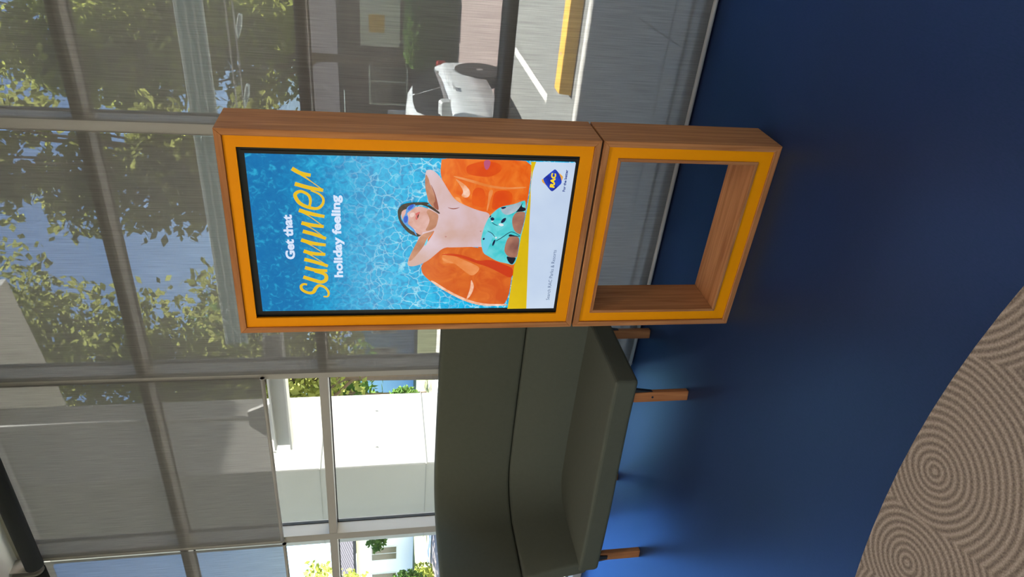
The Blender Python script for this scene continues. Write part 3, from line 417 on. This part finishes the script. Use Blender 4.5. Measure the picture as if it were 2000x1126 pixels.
# lettering
def stroke(P, w0, w1, w2, sub=10):
    pts = []
    n = len(P)
    for k in range(n-1):
        p0, p1, p2, p3 = P[max(k-1, 0)], P[k], P[k+1], P[min(k+2, n-1)]
        for q in range(sub):
            t = q/sub; f = lambda a, b, c_, d: .5*((2*b)+(-a+c_)*t+(2*a-5*b+4*c_-d)*t*t+(-a+3*b-3*c_+d)*t**3)
            pts.append((f(p0[0], p1[0], p2[0], p3[0]), f(p0[1], p1[1], p2[1], p3[1])))
    pts.append(tuple(P[-1])); L, Rr = [], []
    for k, p in enumerate(pts):
        a, b = pts[max(k-1, 0)], pts[min(k+1, len(pts)-1)]; dx, dz = b[0]-a[0], b[1]-a[1]; l = math.hypot(dx, dz) or 1
        t = k/(len(pts)-1); w_ = (w0*(1-2*t)+w1*2*t) if t < .5 else (w1*(2-2*t)+w2*(2*t-1))
        nx, nz = -dz/l*w_/2, dx/l*w_/2; L.append((p[0]+nx, p[1]+nz)); Rr.append((p[0]-nx, p[1]-nz))
    return [[L[k], L[k+1], Rr[k+1], Rr[k]] for k in range(len(pts)-1)]
qs = []
for k, P in STK.items():
    if k.endswith('a'): qs += stroke(P, .004, .003, .010)
    elif k in ('s', 'e'): qs += stroke(P, .009, .0145, .006)
    else: qs += stroke(P, .016, .0155, .013)
poly2(qs, flat(232, 190, 30), 'script_lettering')
def text(s, x0, x1, zb, zt, mat, name, bold=0.0, shear=0.0, cap='H'):
    cu = bpy.data.curves.new(name, 'FONT'); cu.body = s; cu.size = 1; cu.offset = bold; cu.shear = shear; cu.resolution_u = 3
    t = bpy.data.objects.new(name, cu); COL.objects.link(t); dg = bpy.context.evaluated_depsgraph_get(); me = bpy.data.meshes.new_from_object(t.evaluated_get(dg))
    bpy.data.objects.remove(t, do_unlink=True)
    xs = [v.co.x for v in me.vertices]; a, b = min(xs), max(xs); CAP = .73 + bold*2*.9; y = lay()
    for v in me.vertices:
        v.co = (x0+(v.co.x-a)/(b-a)*(x1-x0), y, zb+(v.co.y+bold)*(zt-zb)/CAP)
    me.materials.clear(); return link(name, me, mat, screen)
TXT_W = flat(214, 228, 250); NAVY_T = flat(30, 62, 142); SLATE = flat(82, 104, 140)
text('Get that', -.0908, .1036, 1.9205, 1.9575, TXT_W, 'headline_lettering', .042)
text('holiday feeling', -.1741, .1871, 1.7415, 1.7775, TXT_W, 'headline_lettering', .042)
poly2(S_('logo_y1', 'logo_y2'), flat(232, 168, 60), 'logo_edge'); poly2([smoothp(SHP['logo_b'], 2)], mott('print_logo_blue', (20, 30, 140), (34, 70, 196), 30), 'logo_shield')
text('RAC', .2335, .2965, .9190, .9395, flat(250, 216, 30), 'logo_lettering', .06, .12)
text('For the better', .219, .3113, .8737, .8850, NAVY_T, 'tagline_lettering', .035)
text('Search RAC Parks & Resorts', -.2958, -.047, .8728, .8882, SLATE, 'footer_lettering', 0)

# ---------------------------------------------------------------- sofa with wrap-round back
sofa = empty('sofa', (-1.6, .4, 0)); tag(sofa, 'grey green upholstered sofa with high wrap-round back on oak legs', 'sofa')
so = Vector((1.6, -.4, 0))
path = [(-.80, .648), (-1.0, .65), (-1.4, .65), (-1.8, .645), (-2.04, .63)]
rc = .2; cxc, cyc = -2.06, .43
path += [(cxc+rc*math.cos(t), cyc+rc*math.sin(t)) for t in [R(90+11.25*k) for k in range(1, 8)]]
path += [(-2.26, .43), (-2.262, .30), (-2.264, .18), (-2.266, .065)]
def sweep(name, prof, mat, ends=(.0, .0), p=path):
    rings = []
    n = len(p)
    def ring(k, pos, inset):
        a, b = p[max(k-1, 0)], p[min(k+1, n-1)]; d = Vector((b[0]-a[0], b[1]-a[1])).normalized(); nrm = Vector((d.y, -d.x))  # outward
        cz = sum(q[1] for q in prof)/len(prof); co = sum(q[0] for q in prof)/len(prof)
        r = []
        for off, z in prof:
            off2 = off+(co-off)*inset*.5 if inset else off; z2 = z+(cz-z)*inset*.12 if inset else z
            r.append((pos[0]+nrm.x*off2+so.x, pos[1]+nrm.y*off2+so.y, z2))
        return r
    d0 = Vector((p[0][0]-p[1][0], p[0][1]-p[1][1])).normalized(); d1 = Vector((p[-1][0]-p[-2][0], p[-1][1]-p[-2][1])).normalized()
    e = .018
    rings.append(ring(0, p[0], .45)); rings.append(ring(0, (p[0][0]-d0.x*e*.35, p[0][1]-d0.y*e*.35), .16)); rings.append(ring(0, (p[0][0]-d0.x*e, p[0][1]-d0.y*e), 0))
    for k in range(1, n-1): rings.append(ring(k, p[k], 0))
    q = p[-1]
    rings.append(ring(n-1, (q[0]-d1.x*e, q[1]-d1.y*e), 0)); rings.append(ring(n-1, (q[0]-d1.x*e*.35, q[1]-d1.y*e*.35), .16)); rings.append(ring(n-1, q, .45))
    return loft(name, rings, mat, sofa)
def rprof(ib, it, zb, zt, th, r=.022, n=4, bulge=.012):
    # rounded four-sided section; ib / it inner offset at bottom / top; outward positive
    C4 = [(ib, zb), (it, zt), (it+th, zt), (ib+th, zb)]; out_ = []
    for k in range(4):
        p0, p1, p2 = Vector(C4[k-1]), Vector(C4[k]), Vector(C4[(k+1) % 4]); a = (p0-p1).normalized(); b = (p2-p1).normalized()
        for q in range(n+1):
            t = q/n; s, e = p1+a*r, p1+b*r; out_.append(tuple(s*(1-t)**2+p1*2*t*(1-t)+e*t*t))
        if k == 0:
            for t in (.25, .5, .75): out_.append(tuple(p1.lerp(p2, t)+Vector((-bulge*4*t*(1-t), 0))))
    return out_
sweep('lower_back', rprof(-.01, .088, .36, .757, .095), SOFA)
sweep('upper_back', rprof(.092, .098, .759, 1.252, .085, .024, 4, .008), SOFA)
front = [(-.88, .125), (-1.15, .118), (-1.4, .10), (-1.6, .085), (-1.8, .068), (-2.05, .056), (-2.30, .052)]
seatpoly = [(-.88, .72)] + front + [(-2.345, .075), (-2.355, .30), (-2.33, .55), (-2.2, .70), (-2.0, .72)]
prism('seat', [(x+so.x, y+so.y) for x, y in seatpoly], .30, .424, SOFA, sofa, .018, 3, 'z')
def leg(x, y, a, hole=True):
    l = box('leg', -.028, .028, -.017, .017, 0, .302, LEG_W, sofa, .004); l.location = (x+so.x, y+so.y, 0); l.rotation_euler = (0, 0, a)
    prism('bracket', [(-.02, .302), (.02, .302), (.012, .215), (-.012, .215)], .017, .024, BLACK_M, l, 0, 1, 'y')
    br = prism('bracket', [(.028, .302), (.045, .302), (.030, .20), (.028, .20)], -.012, .012, BLACK_M, l, 0, 1, 'y')
    if hole: tube('bolt', (0, -.0185, .20), (0, -.016, .20), .006, BLACK_M, l, 12)
    box('foot_pad', -.026, .026, -.015, .015, .0, .004, BLACK_M, l)
leg(-1.003, .150, R(12)); leg(-2.318, .155, R(188), False); leg(-1.035, .740, R(12), False); leg(-2.215, .690, R(188), False)
# ---------------------------------------------------------------- outside: ground
PAVE = plain('grey_paver', srgb(190, 190, 187), rough=.9, var=.1, scale=6, bump=.3, bscale=90, spec=.2)
JOINT = plain('paver_joint', srgb(120, 120, 117), rough=.95)
TAR = plain('grey_asphalt', srgb(138, 140, 138), rough=.95, var=.08, scale=5, bump=.4, bscale=80, spec=.2)
PINK = plain('pinkish_paving', srgb(148, 133, 129), rough=.95, var=.07, scale=4, spec=.2)
KERB = plain('pale_concrete_kerb', srgb(214, 212, 206), rough=.9, var=.05, spec=.2)
GRASS = plain('grass', srgb(104, 108, 78), rough=1, var=.3, scale=3, spec=.1)
g = st(box('ground', -120, 120, -60, 160, -.9, -.42, GRASS))
pv = st(empty('pavement')); box('bedding', -5.2, 4.6, 1.18, 3.22, -.3, -.135, JOINT, pv)
me = None; PS = .405
bm = bmesh.new(); addbox(bm, 0, PS-.008, 0, PS-.008, -.12, -.085, .004, 1); me = tomesh(bm, 'paver'); me.materials.append(PAVE)
random.seed(4)
for iy in range(5):
    for ix in range(24):
        o = link('paver', me, None, pv); o.location = (-5.18+ix*PS+(iy % 2)*.0, 1.19+iy*PS, -.012+random.uniform(-.002, .002))
st(box('kerb', -5.2, 4.6, 3.225, 3.37, -.42, -.098, KERB, None, .008))
st(box('car_park', -40, 40, 3.375, 7.2, -.5, -.262, TAR)); st(box('road', -60, 60, 7.2, 14.2, -.5, -.27, PINK))
st(box('verge', -60, 60, 14.2, 40, -.5, -.25, GRASS)); st(box('far_path', -60, -6.0, 14.2, 15.6, -.5, -.24, KERB))
st(box('planted_island', -18, -4.0, 10.6, 14.2, -.5, -.21, GRASS)); st(box('island_kerb', -18, -4.0, 10.45, 10.6, -.5, -.16, KERB))
# bay lines painted on the car park
for x in (-.95, 1.6, -3.6): st(box('bay_line', x-.05, x+.05, 5.0, 7.1, -.263, -.258, WHITE))
YSTOP = plain('yellow_wheel_stop', srgb(236, 184, 64), rough=.7, var=.06)
for x0, x1, lb in ((-.62, 1.18, 'yellow concrete wheel stop on the car park seen right of the kiosk'),):
    ws = empty('wheel_stop', ((x0+x1)/2, 4.2, -.262)); h = (x1-x0)/2
    prism('block', [(-.14, 0), (.14, 0), (.10, .12), (-.10, .12)], -h, h, YSTOP, ws, .01, 2, 'x')
    for x in (-h*.6, h*.6): tube('anchor_bolt', (x, 0, .119), (x, 0, .124), .018, STEEL, ws, 12)
    tag(ws, lb, 'wheel stop')
# ---------------------------------------------------------------- high roof overhang, canopy girder, concrete column
st(box('roof_overhang', -2.0, 9, -8.3, 8.3, 8.6, 8.9, WHITE)); st(box('wall_upper', -7, 9, 1.16, 1.4, ZC+.15, 8.6, CONC))
sf = st(prism('soffit', [(-4.7, 7.32), (-7.6, 7.81), (-9.5, 8.1), (-9.5, 3.0), (-4.7, 3.0)], 7.0, 7.3, WHITE))
TEAL = glass_mat('teal_glass', (.62, .74, .74), .10, .15)
gd = empty('canopy_girder', (1.0, 5.7, 3.39)); tag(gd, 'pale teal glazed steel girder with cross bracing outside the windows', 'girder')
gx0, gx1 = -5.75, 8.0
TEALP = plain('teal_white_steel', srgb(206, 222, 220), rough=.5, var=.03)
PANELM, nt, out = newmat('teal_panel'); a_ = N(nt, 'ShaderNodeBsdfDiffuse'); a_.inputs[0].default_value = (.22, .28, .28, 1); b_ = N(nt, 'ShaderNodeBsdfTranslucent'); b_.inputs[0].default_value = (.13, .17, .17, 1)
c_ = N(nt, 'ShaderNodeAddShader'); nt.links.new(a_.outputs[0], c_.inputs[0]); nt.links.new(b_.outputs[0], c_.inputs[1]); nt.links.new(c_.outputs[0], out.inputs[0])
prism('glass_strip', [(gx0, .01), (gx1, .01), (gx1, .25), (gx0, .25)], 0, .0004, PANELM, gd, 0, 1, 'y')
for z in (0, .085, .17, .26): tube('chord', (gx0, -.02, z), (gx1, -.02, z), .012 if 0 < z < .26 else .017, TEALP, gd, 8)
x = gx0
while x < gx1-.9:
    tube('brace', (x, -.03, .0), (x+.45, -.03, .26), .009, TEALP, gd, 6); tube('brace', (x+.45, -.03, .26), (x+.9, -.03, .0), .009, TEALP, gd, 6)
    x += 2.4
# two cables below the girder; pale tapered blades added for reflected light fittings
for z, lb in ((3.16, 'upper of two thin steel cables stretched below the teal girder'), (3.085, 'lower of two thin steel cables stretched below the teal girder')):
    o = empty('canopy_cable', (1.0, 5.7, z)); tube('strand', (-5.6, 0, 0), (8.0, 0, 0), .007, STEEL, o, 8)
    for xx in (-5.6, 7.96): tube('anchor', (xx, 0, 0), (xx+.04, 0, 0), .018, STEEL, o, 10)
    tag(o, lb, 'cable')
for x, lb in ((-.52, 'pale tapered stand-in for a lamp reflection below the girder nearer the right edge'), (-1.27, 'pale tapered stand-in for a lamp reflection below the girder next to the kiosk')):
    o = empty('reflection_fin', (x, 5.7, 3.03)); prism('blade', [(-.14, .035), (.0, .035), (.12, .005), (.11, -.03), (-.02, -.012)], -.05, .05, TEALP, o, .005, 1, 'y')
    tube('clip', (.0, 0, .03), (.0, 0, .045), .012, STEEL, o, 8); tag(o, lb, 'fin')
# steel beam with gusset plates in front of the column
ib = empty('steel_beam', (-4.3, 3.6, 2.58)); tag(ib, 'grey steel I-beam with gusset plate below the half lowered blind', 'beam')
box('web', -.35, 1.2, -.01, .01, .02, .17, STEEL, ib); box('lower_flange', -.35, 1.2, -.09, .09, 0, .02, STEEL, ib); box('upper_flange', -.35, 1.2, -.09, .09, .17, .19, STEEL, ib)
prism('gusset', [(-.28, .19), (.30, .19), (.18, .44), (-.02, .44)], -.02, .02, STEEL, ib, 0, 1, 'y'); tube('hanger_rod', (.08, 0, .44), (.08, 0, 4.42), .03, STEEL, ib, 10)
CONCJ = plain('formwork_line', srgb(134, 132, 128), rough=.9)
cl_ = empty('concrete_column', (-6.25, 4.7, -.35)); tag(cl_, 'massive pale concrete column standing outside the left windows', 'column')
box('shaft', -.73, .735, -.70, .70, 0, 7.34, CONC, cl_, .02)
for z in (1.35, 2.7, 4.05): box('formwork_joint', -.734, .739, -.704, .704, z, z+.008, CONCJ, cl_)
for yy in (-.35, .35):
    for z in (.7, 2.0, 3.3): tube('tie_hole', (.736, yy, z), (.741, yy, z), .014, JOINT, cl_, 10)
# ---------------------------------------------------------------- car nosed in to the building
def wheel_mesh():
    bm = bmesh.new(); prof = [(.20, -.10), (.30, -.105), (.318, -.08), (.322, 0), (.318, .08), (.30, .105), (.20, .10)]; n = 28
    V = [[bm.verts.new((r*math.cos(t), y, r*math.sin(t))) for r, y in prof] for t in [2*math.pi*k/n for k in range(n)]]
    for k in range(n):
        for j in range(len(prof)-1): bm.faces.new((V[k][j], V[k][j+1], V[(k+1) % n][j+1], V[(k+1) % n][j]))
    return tomesh(bm, 'tyre')
def rim_mesh():
    bm = bmesh.new(); addtube(bm, (0, -.06, 0), (0, .06, 0), .205, None, 28)
    for k in range(5):
        t = 2*math.pi*k/5; c, s = math.cos(t), math.sin(t); b2 = bmesh.new(); addbox(b2, .02, .2, .055, .085, -.028, .028, .006, 1)
        tm = tomesh(b2, 't'); tm.transform(Matrix.Rotation(t, 4, 'Y')); bm.from_mesh(tm)
    addtube(bm, (0, .05, 0), (0, .095, 0), .05, None, 16)
    return tomesh(bm, 'rim')
CARP = plain('silver_white_paint', srgb(222, 228, 230), rough=.28, var=.02, spec=.6); RUBBER = plain('tyre_rubber', (.015, .015, .015), rough=.85); RIMM = plain('alloy', srgb(160, 162, 165), rough=.35, metal=.6)
REDL = plain('red_lens', srgb(150, 16, 18), rough=.2); CLEARL = plain('clear_lens', srgb(220, 226, 230), rough=.15)
car = empty('hatchback_car', (-2.37, 6.82, -.262), R(-90)); tag(car, 'silver white hatchback car parked outside beyond the blind right of the kiosk', 'car')
def sec(x, hw, zb, zt, k=.9):
    h = [(hw*.80, zb), (hw*.97, zb+.08), (hw, zb+(zt-zb)*.45), (hw*.985, zb+(zt-zb)*.8), (hw*k, zt), (hw*.45, zt+.025)]
    return [(x, y, z) for y, z in h] + [(x, 0, zt+.03)] + [(x, -y, z) for y, z in h[::-1]]
body = [sec(-1.98, .62, .34, .74), sec(-1.94, .74, .26, .90), sec(-1.80, .82, .22, .96), sec(-1.3, .85, .20, .95), sec(-.5, .86, .18, .93), sec(.3, .86, .18, .92), sec(.95, .85, .18, .93), sec(1.4, .83, .20, .86), sec(1.8, .76, .22, .74), sec(1.97, .60, .28, .60)]
loft('body', body, CARP, car)
def gsec(x, zb, zt, wb_, wt):
    h = [(wb_, zb), (wb_*.55+wt*.45, zb+(zt-zb)*.5), (wt*1.02, zt-.05), (wt*.9, zt-.01), (wt*.5, zt+.015)]
    return [(x, y, z) for y, z in h] + [(x, 0, zt+.02)] + [(x, -y, z) for y, z in h[::-1]]
gh = [gsec(-1.90, .92, .96, .70, .62), gsec(-1.72, .93, 1.16, .74, .60), gsec(-1.45, .93, 1.32, .77, .60), gsec(-1.0, .92, 1.42, .78, .61), gsec(-.3, .92, 1.445, .79, .62), gsec(.25, .92, 1.40, .79, .61), gsec(.6, .92, 1.24, .78, .62), gsec(1.05, .92, .95, .76, .66)]
loft('cabin', gh, CARP, car)
def sidewin(pts, s, name='side_window'):
    def yat(z): return .79-(z-.92)/.5*.165
    vs_ = [(x, s*(yat(z)+.012), z) for x, z in pts]; me_ = bpy.data.meshes.new(name); me_.from_pydata(vs_, [], [list(range(len(vs_)))]); me_.update(); o = link(name, me_, CARGLASS, car)
    md = o.modifiers.new('thick', 'SOLIDIFY'); md.thickness = .006; md.offset = 0
for s in (1, -1):
    sidewin([(-1.55, 1.0), (-.62, .97), (-.62, 1.36), (-1.05, 1.345), (-1.4, 1.24)], s); sidewin([(-.55, .97), (.72, .965), (.45, 1.22), (.15, 1.345), (-.2, 1.37), (-.55, 1.365)], s)
    m_ = prism('wing_mirror', [(.55, .93), (.72, .95), (.72, 1.06), (.62, 1.10), (.54, 1.06)], s*.80, s*.98, CARP, car, .02, 2, 'y')
    box('door_handle', -.42, -.24, s*.862-.012, s*.862+.012, .80, .825, CARP, car, .004)
    box('tail_light', -1.975, -1.80, min(s*.60, s*.80), max(s*.60, s*.80), .78, .93, REDL, car, .02, 2)
    box('headlight', 1.70, 1.86, min(s*.45, s*.74), max(s*.45, s*.74), .60, .72, CLEARL, car, .02, 2)
prism('rear_window', [(-.52, 0), (.52, 0), (.44, .28), (-.44, .28)], -.004, .004, CARGLASS, car, 0, 1, 'y').matrix_local = Matrix.Translation((-1.885, 0, 1.0)) @ Matrix.Rotation(R(90), 4, 'Z') @ Matrix.Rotation(R(-38), 4, 'X')
prism('windscreen', [(-.62, 0), (.62, 0), (.54, .50), (-.54, .50)], -.004, .004, CARGLASS, car, 0, 1, 'y').matrix_local = Matrix.Translation((1.0, 0, 1.0)) @ Matrix.Rotation(R(90), 4, 'Z') @ Matrix.Rotation(R(52), 4, 'X')
wm, rm = wheel_mesh(), rim_mesh(); wm.materials.append(RUBBER); rm.materials.append(RIMM)
for x in (-1.28, 1.22):
    for s in (1, -1):
        t = link('wheel', wm, None, car, True); t.location = (x, s*.765, .322); r_ = link('rim', rm, None, t); r_.rotation_euler = (0, 0, 0 if s > 0 else math.pi); r_.location = (0, s*.012, 0)
        tube('wheel_arch', (x, s*.70, .33), (x, s*.868, .33), .375, BLACK_M, car, 28)
# ---------------------------------------------------------------- planting and buildings across the road
def leafmat(name, a, b):
    m, nt, out = newmat(name); d = N(nt, 'ShaderNodeBsdfDiffuse'); t = N(nt, 'ShaderNodeBsdfTranslucent'); mx = N(nt, 'ShaderNodeMixShader'); mx.inputs[0].default_value = .55
    v = coords(nt, (1, 1, 1)); n = N(nt, 'ShaderNodeTexNoise', i_Scale=1.3, i_Detail=5.0); nt.links.new(v, n.inputs['Vector'])
    c = mixc(nt, a, b, ramp(nt, n.outputs[0], [(.35, 0.0), (.65, 1.0)])); nt.links.new(c, d.inputs[0]); nt.links.new(c, t.inputs[0])
    nt.links.new(d.outputs[0], mx.inputs[1]); nt.links.new(t.outputs[0], mx.inputs[2]); nt.links.new(mx.outputs[0], out.inputs[0]); return m
LF = [leafmat('leaf_olive', srgb(108, 114, 60), srgb(164, 168, 92)), leafmat('leaf_deep', srgb(60, 90, 46), srgb(104, 132, 66)), leafmat('leaf_yellow_green', srgb(124, 134, 62), srgb(188, 194, 100))]
BARK = plain('bark', srgb(110, 92, 76), rough=.95, var=.2, scale=10)
def leaves(name, blobs, n, size, mat, parent, seed):
    rnd = random.Random(seed); vs_, fs = [], []; tot = sum(b[3]*b[4]*b[5] for b in blobs)
    for (x, y, z, a, b, c) in blobs:
        for _ in range(int(n*a*b*c/tot)):
            u, v = rnd.uniform(-1, 1), rnd.uniform(0, 2*math.pi); r = rnd.uniform(.05, 1)**.45*rnd.uniform(.8, 1.15); s = math.sqrt(1-u*u)
            P = Vector((x+a*r*s*math.cos(v), y+b*r*s*math.sin(v), z+c*r*u)); A = Vector((rnd.gauss(0, 1), rnd.gauss(0, 1), rnd.gauss(0, .7))).normalized(); B = A.cross(Vector((rnd.gauss(0, 1), rnd.gauss(0, 1), rnd.gauss(0, 1)))).normalized()
            l = size*rnd.uniform(.6, 1.3); k = len(vs_); vs_ += [P-A*l, P+B*l*.62, P+A*l, P-B*l*.62]; fs.append((k, k+1, k+2, k+3))
    me_ = bpy.data.meshes.new(name); me_.from_pydata(vs_, [], fs); me_.update(); return link(name, me_, mat, parent)
def tree(x, y, h, r, label, mi, seed, nb=9, n=3600, size=.16, z0=-.25, trunk=.14, low=.35):
    o = empty('tree', (x, y, z0)); rnd = random.Random(seed); blobs = []
    bm = bmesh.new(); addtube(bm, (0, 0, 0), (.1, 0, h*.5), trunk, trunk*.6, 10)
    for k in range(nb):
        a = rnd.uniform(0, 2*math.pi); d = r*rnd.uniform(.15, .75); z = h*rnd.uniform(low, .92); q = r*rnd.uniform(.32, .52); blobs.append((d*math.cos(a), d*math.sin(a), z, q, q, q*.8))
        addtube(bm, (.05, 0, h*rnd.uniform(.2, .45)), (d*math.cos(a)*.9, d*math.sin(a)*.9, z), trunk*.35, trunk*.1, 6)
    link('trunk', tomesh(bm, 'trunk'), BARK, o); leaves('foliage', blobs, n, size, LF[mi], o, seed+1)
    tag(o, label, 'tree', 'trees seen through the windows'); return o
tree(-11.2, 12.6, 12.0, 3.5, 'large olive green tree filling the windows directly behind the kiosk top', 0, 11, 34, 15000, .12, low=.24)
tree(-4.9, 12.3, 12.5, 1.75, 'slender olive tree rising directly above the right end of the kiosk', 0, 18, 26, 7000, .12, low=.34)
tree(-4.1, 18.0, 13.5, 2.1, 'tall yellow green tree at the upper right beyond the blind', 2, 12, 34, 13000, .13, low=.30)
tree(-17.2, 18.6, 10.0, 3.7, 'green tree left of the kiosk beside the concrete column', 1, 13, 18, 8000, .18, low=.12)
tree(-5.4, 33.0, 17.0, 5.4, 'tall tree rising behind the brown brick house', 0, 14, 18, 9000, .24, low=.3)
tree(-21.4, 12.2, 4.8, 1.7, 'small yellow green tree at far left beyond the concrete column', 2, 15, 12, 3600, .11, low=.4)
tree(-17.6, 13.4, 3.6, 1.3, 'young bushy tree at far left beside the yellow green tree', 1, 16, 10, 2600, .11, low=.4)
tree(6.5, 33.5, 12.0, 4.0, 'tree behind the house at the right edge', 1, 17, 12, 5000, .22)
def hedge(x0, x1, y0, y1, z0, z1, label, mi, n, seed):
    o = empty('hedge', ((x0+x1)/2, (y0+y1)/2, z0)); hx, hy, hz = (x1-x0)/2, (y1-y0)/2, z1-z0; box('core', -hx+.08, hx-.08, -hy+.08, hy-.08, 0, hz-.08, LF[mi], o, .1)
    rnd = random.Random(seed); vs_, fs = [], []
    for _ in range(n):
        f = rnd.random(); p = [rnd.uniform(-hx, hx), rnd.uniform(-hy, hy), rnd.uniform(0, hz)]
        if f < .5: p[1] = -hy+rnd.gauss(0, .04)
        elif f < .85: p[2] = hz+rnd.gauss(0, .04)
        else: p[0] = hx*rnd.choice((-1, 1))+rnd.gauss(0, .04)
        P = Vector(p); A = Vector((rnd.gauss(0, 1), rnd.gauss(0, 1), rnd.gauss(0, 1))).normalized(); B = A.orthogonal().normalized(); l = .09*rnd.uniform(.6, 1.3); k = len(vs_); vs_ += [P-A*l, P+B*l*.5, P+A*l, P-B*l*.5]; fs.append((k, k+1, k+2, k+3))
    me_ = bpy.data.meshes.new('foliage'); me_.from_pydata(vs_, [], fs); me_.update(); link('foliage', me_, LF[mi], o); tag(o, label, 'hedge'); return o
hedge(-3.2, 6.0, 14.4, 15.4, -.25, .85, 'long clipped hedge across the road right of the kiosk', 1, 5000, 21)
hedge(-11.5, -6.4, 16.6, 17.4, -.25, .9, 'clipped hedge across the road behind the kiosk', 1, 2600, 22)
hedge(-22.6, -20.6, 12.8, 13.4, -.25, .35, 'low yellow green hedge at the far left below the trees', 2, 900, 23)
def building(name, x, y, w_, d, h, wallm, roofm, label, wins, rh=1.4):
    o = empty(name, (x, y, -.25)); box('wall', -w_/2, w_/2, 0, d, 0, h, wallm, o)
    prism('roof', [(-.5, h), (d/2, h+rh), (d+.5, h), (d+.5, h+.15), (d/2, h+rh+.15), (-.5, h+.15)], -w_/2-.4, w_/2+.4, roofm, o, 0, 1, 'x')
    n = int(w_/.45)
    for k in range(n):
        xx = -w_/2-.3+k*(w_+.6)/n; bm = bmesh.new(); addtube(bm, (xx, -.5, h+.16), (xx, d/2, h+rh+.16), .03, None, 4); link('roof_rib', tomesh(bm, 'roof_rib'), roofm, o)
    for (a, b, z0_, z1_) in wins:
        f = box('window', a, b, -.04, .02, z0_, z1_, WHITE, o); box('pane', a+.06, (a+b)/2-.03, -.05, -.03, z0_+.06, z1_-.06, CARGLASS, f); box('pane', (a+b)/2+.03, b-.06, -.05, -.03, z0_+.06, z1_-.06, CARGLASS, f)
    tag(o, label, 'building'); return o
BRICKD = plain('brown_brick', srgb(84, 70, 64), rough=.9, var=.15, scale=5); ROOFG = plain('grey_roof_sheet', srgb(70, 68, 72), rough=.9, spec=.1, var=.06); CREAM = plain('cream_render', srgb(232, 230, 222), rough=.9, var=.03); BLUER = plain('blue_render', srgb(128, 168, 206), rough=.9, var=.05); ROOFB = plain('slate_roof', srgb(90, 110, 140), rough=.7)
building('house', -1.6, 21.3, 12.0, 7.0, 2.9, BRICKD, ROOFG, 'brown brick house with grey ribbed roof across the road', [(-4.8, -3.2, .8, 2.1), (-.4, 1.2, .8, 2.1), (3.0, 4.6, .8, 2.1)])
building('house', -20.6, 27.0, 9.0, 7.0, 3.0, BLUER, ROOFB, 'pale blue house left of the kiosk beside the concrete column', [(-2.2, -.6, .9, 2.2), (.3, 1.4, .9, 2.2), (2.0, 3.4, .9, 2.2)])
building('house', -36.0, 23.5, 9.0, 6.0, 3.2, CREAM, ROOFG, 'white rendered building at far left with dark window', [(-1.2, .8, .9, 2.4), (2.0, 3.2, .9, 2.4)])
sg = empty('sign_board', (-3.2, 19.2, -.25)); tag(sg, 'white sign board with a yellow patch in front of the brown house', 'sign')
box('panel', -.75, .75, -.03, .03, 1.15, 2.3, WHITE, sg); box('patch', -.35, .15, -.036, -.03, 1.6, 2.05, YSTOP, sg)
for x in (-.6, .6): tube('post', (x, .05, 0), (x, .05, 2.3), .04, STEEL, sg, 10)
# topiary and bollards seen through the clear glass
for x, y, r, lb in ((-14.1, 14.9, .42, 'rounded clipped topiary shrub beside the white post left of the kiosk'), (-18.4, 11.0, .5, 'rounded clipped topiary shrub with a bare stem at far left')):
    o = empty('topiary_shrub', (x, y, -.25)); tube('stem', (0, 0, 0), (0, 0, .75), .06, BARK, o, 10); leaves('foliage', [(0, 0, 1.05, r, r, r*1.25)], 1800, .07, LF[1], o, 31); tag(o, lb, 'shrub')
for x, y, lb in ((-13.2, 15.2, 'white round post beside the topiary shrub'), (-4.55, 15.0, 'white post at the left end of the long hedge')):
    o = empty('white_post', (x, y, -.25)); tube('shaft', (0, 0, 0), (0, 0, 1.5), .07, WHITE, o, 14); tube('cap', (0, 0, 1.5), (0, 0, 1.58), .085, WHITE, o, 14, .03); tag(o, lb, 'post')
# white van at the far left
van = empty('white_van', (-28.0, 15.2, -.27), R(-8)); tag(van, 'white van parked at far left behind the small trees', 'van')
vb = [(-2.3, .35), (2.0, .35), (2.4, .5), (2.4, .95), (1.75, 1.25), (1.2, 1.95), (-2.3, 2.0)]
prism('body', vb, -.9, .9, CREAM, van, .06, 2, 'y')
for s in (-1, 1):
    for a, b in ((-1.9, -.8), (-.7, .3), (.4, 1.2)): prism('side_window', [(a, 1.25), (b, 1.25), (b-.05, 1.75), (a+.02, 1.75)], s*.9-.006, s*.9+.006, CARGLASS, van, 0, 1, 'y')
prism('windscreen', [(1.32, 1.85), (1.80, 1.28), (1.83, 1.30), (1.35, 1.88)], -.75, .75, CARGLASS, van, 0, 1, 'y')
for x in (-1.5, 1.5):
    for s in (1, -1):
        t = link('wheel', wm, None, van, True); t.location = (x, s*.82, .322); r_ = link('rim', rm, None, t); r_.rotation_euler = (0, 0, 0 if s > 0 else math.pi); r_.location = (0, s*.012, 0)
YSIGN = plain('yellow_sign', srgb(232, 196, 60), rough=.6)
o = empty('yellow_sign', (-21.0, 11.2, -.25)); tube('post', (0, 0, 0), (0, 0, .9), .035, STEEL, o, 10); box('plate', -.22, .22, -.05, -.035, .35, .9, YSIGN, o, .01); tag(o, 'small yellow sign plate beside the far left topiary', 'sign')
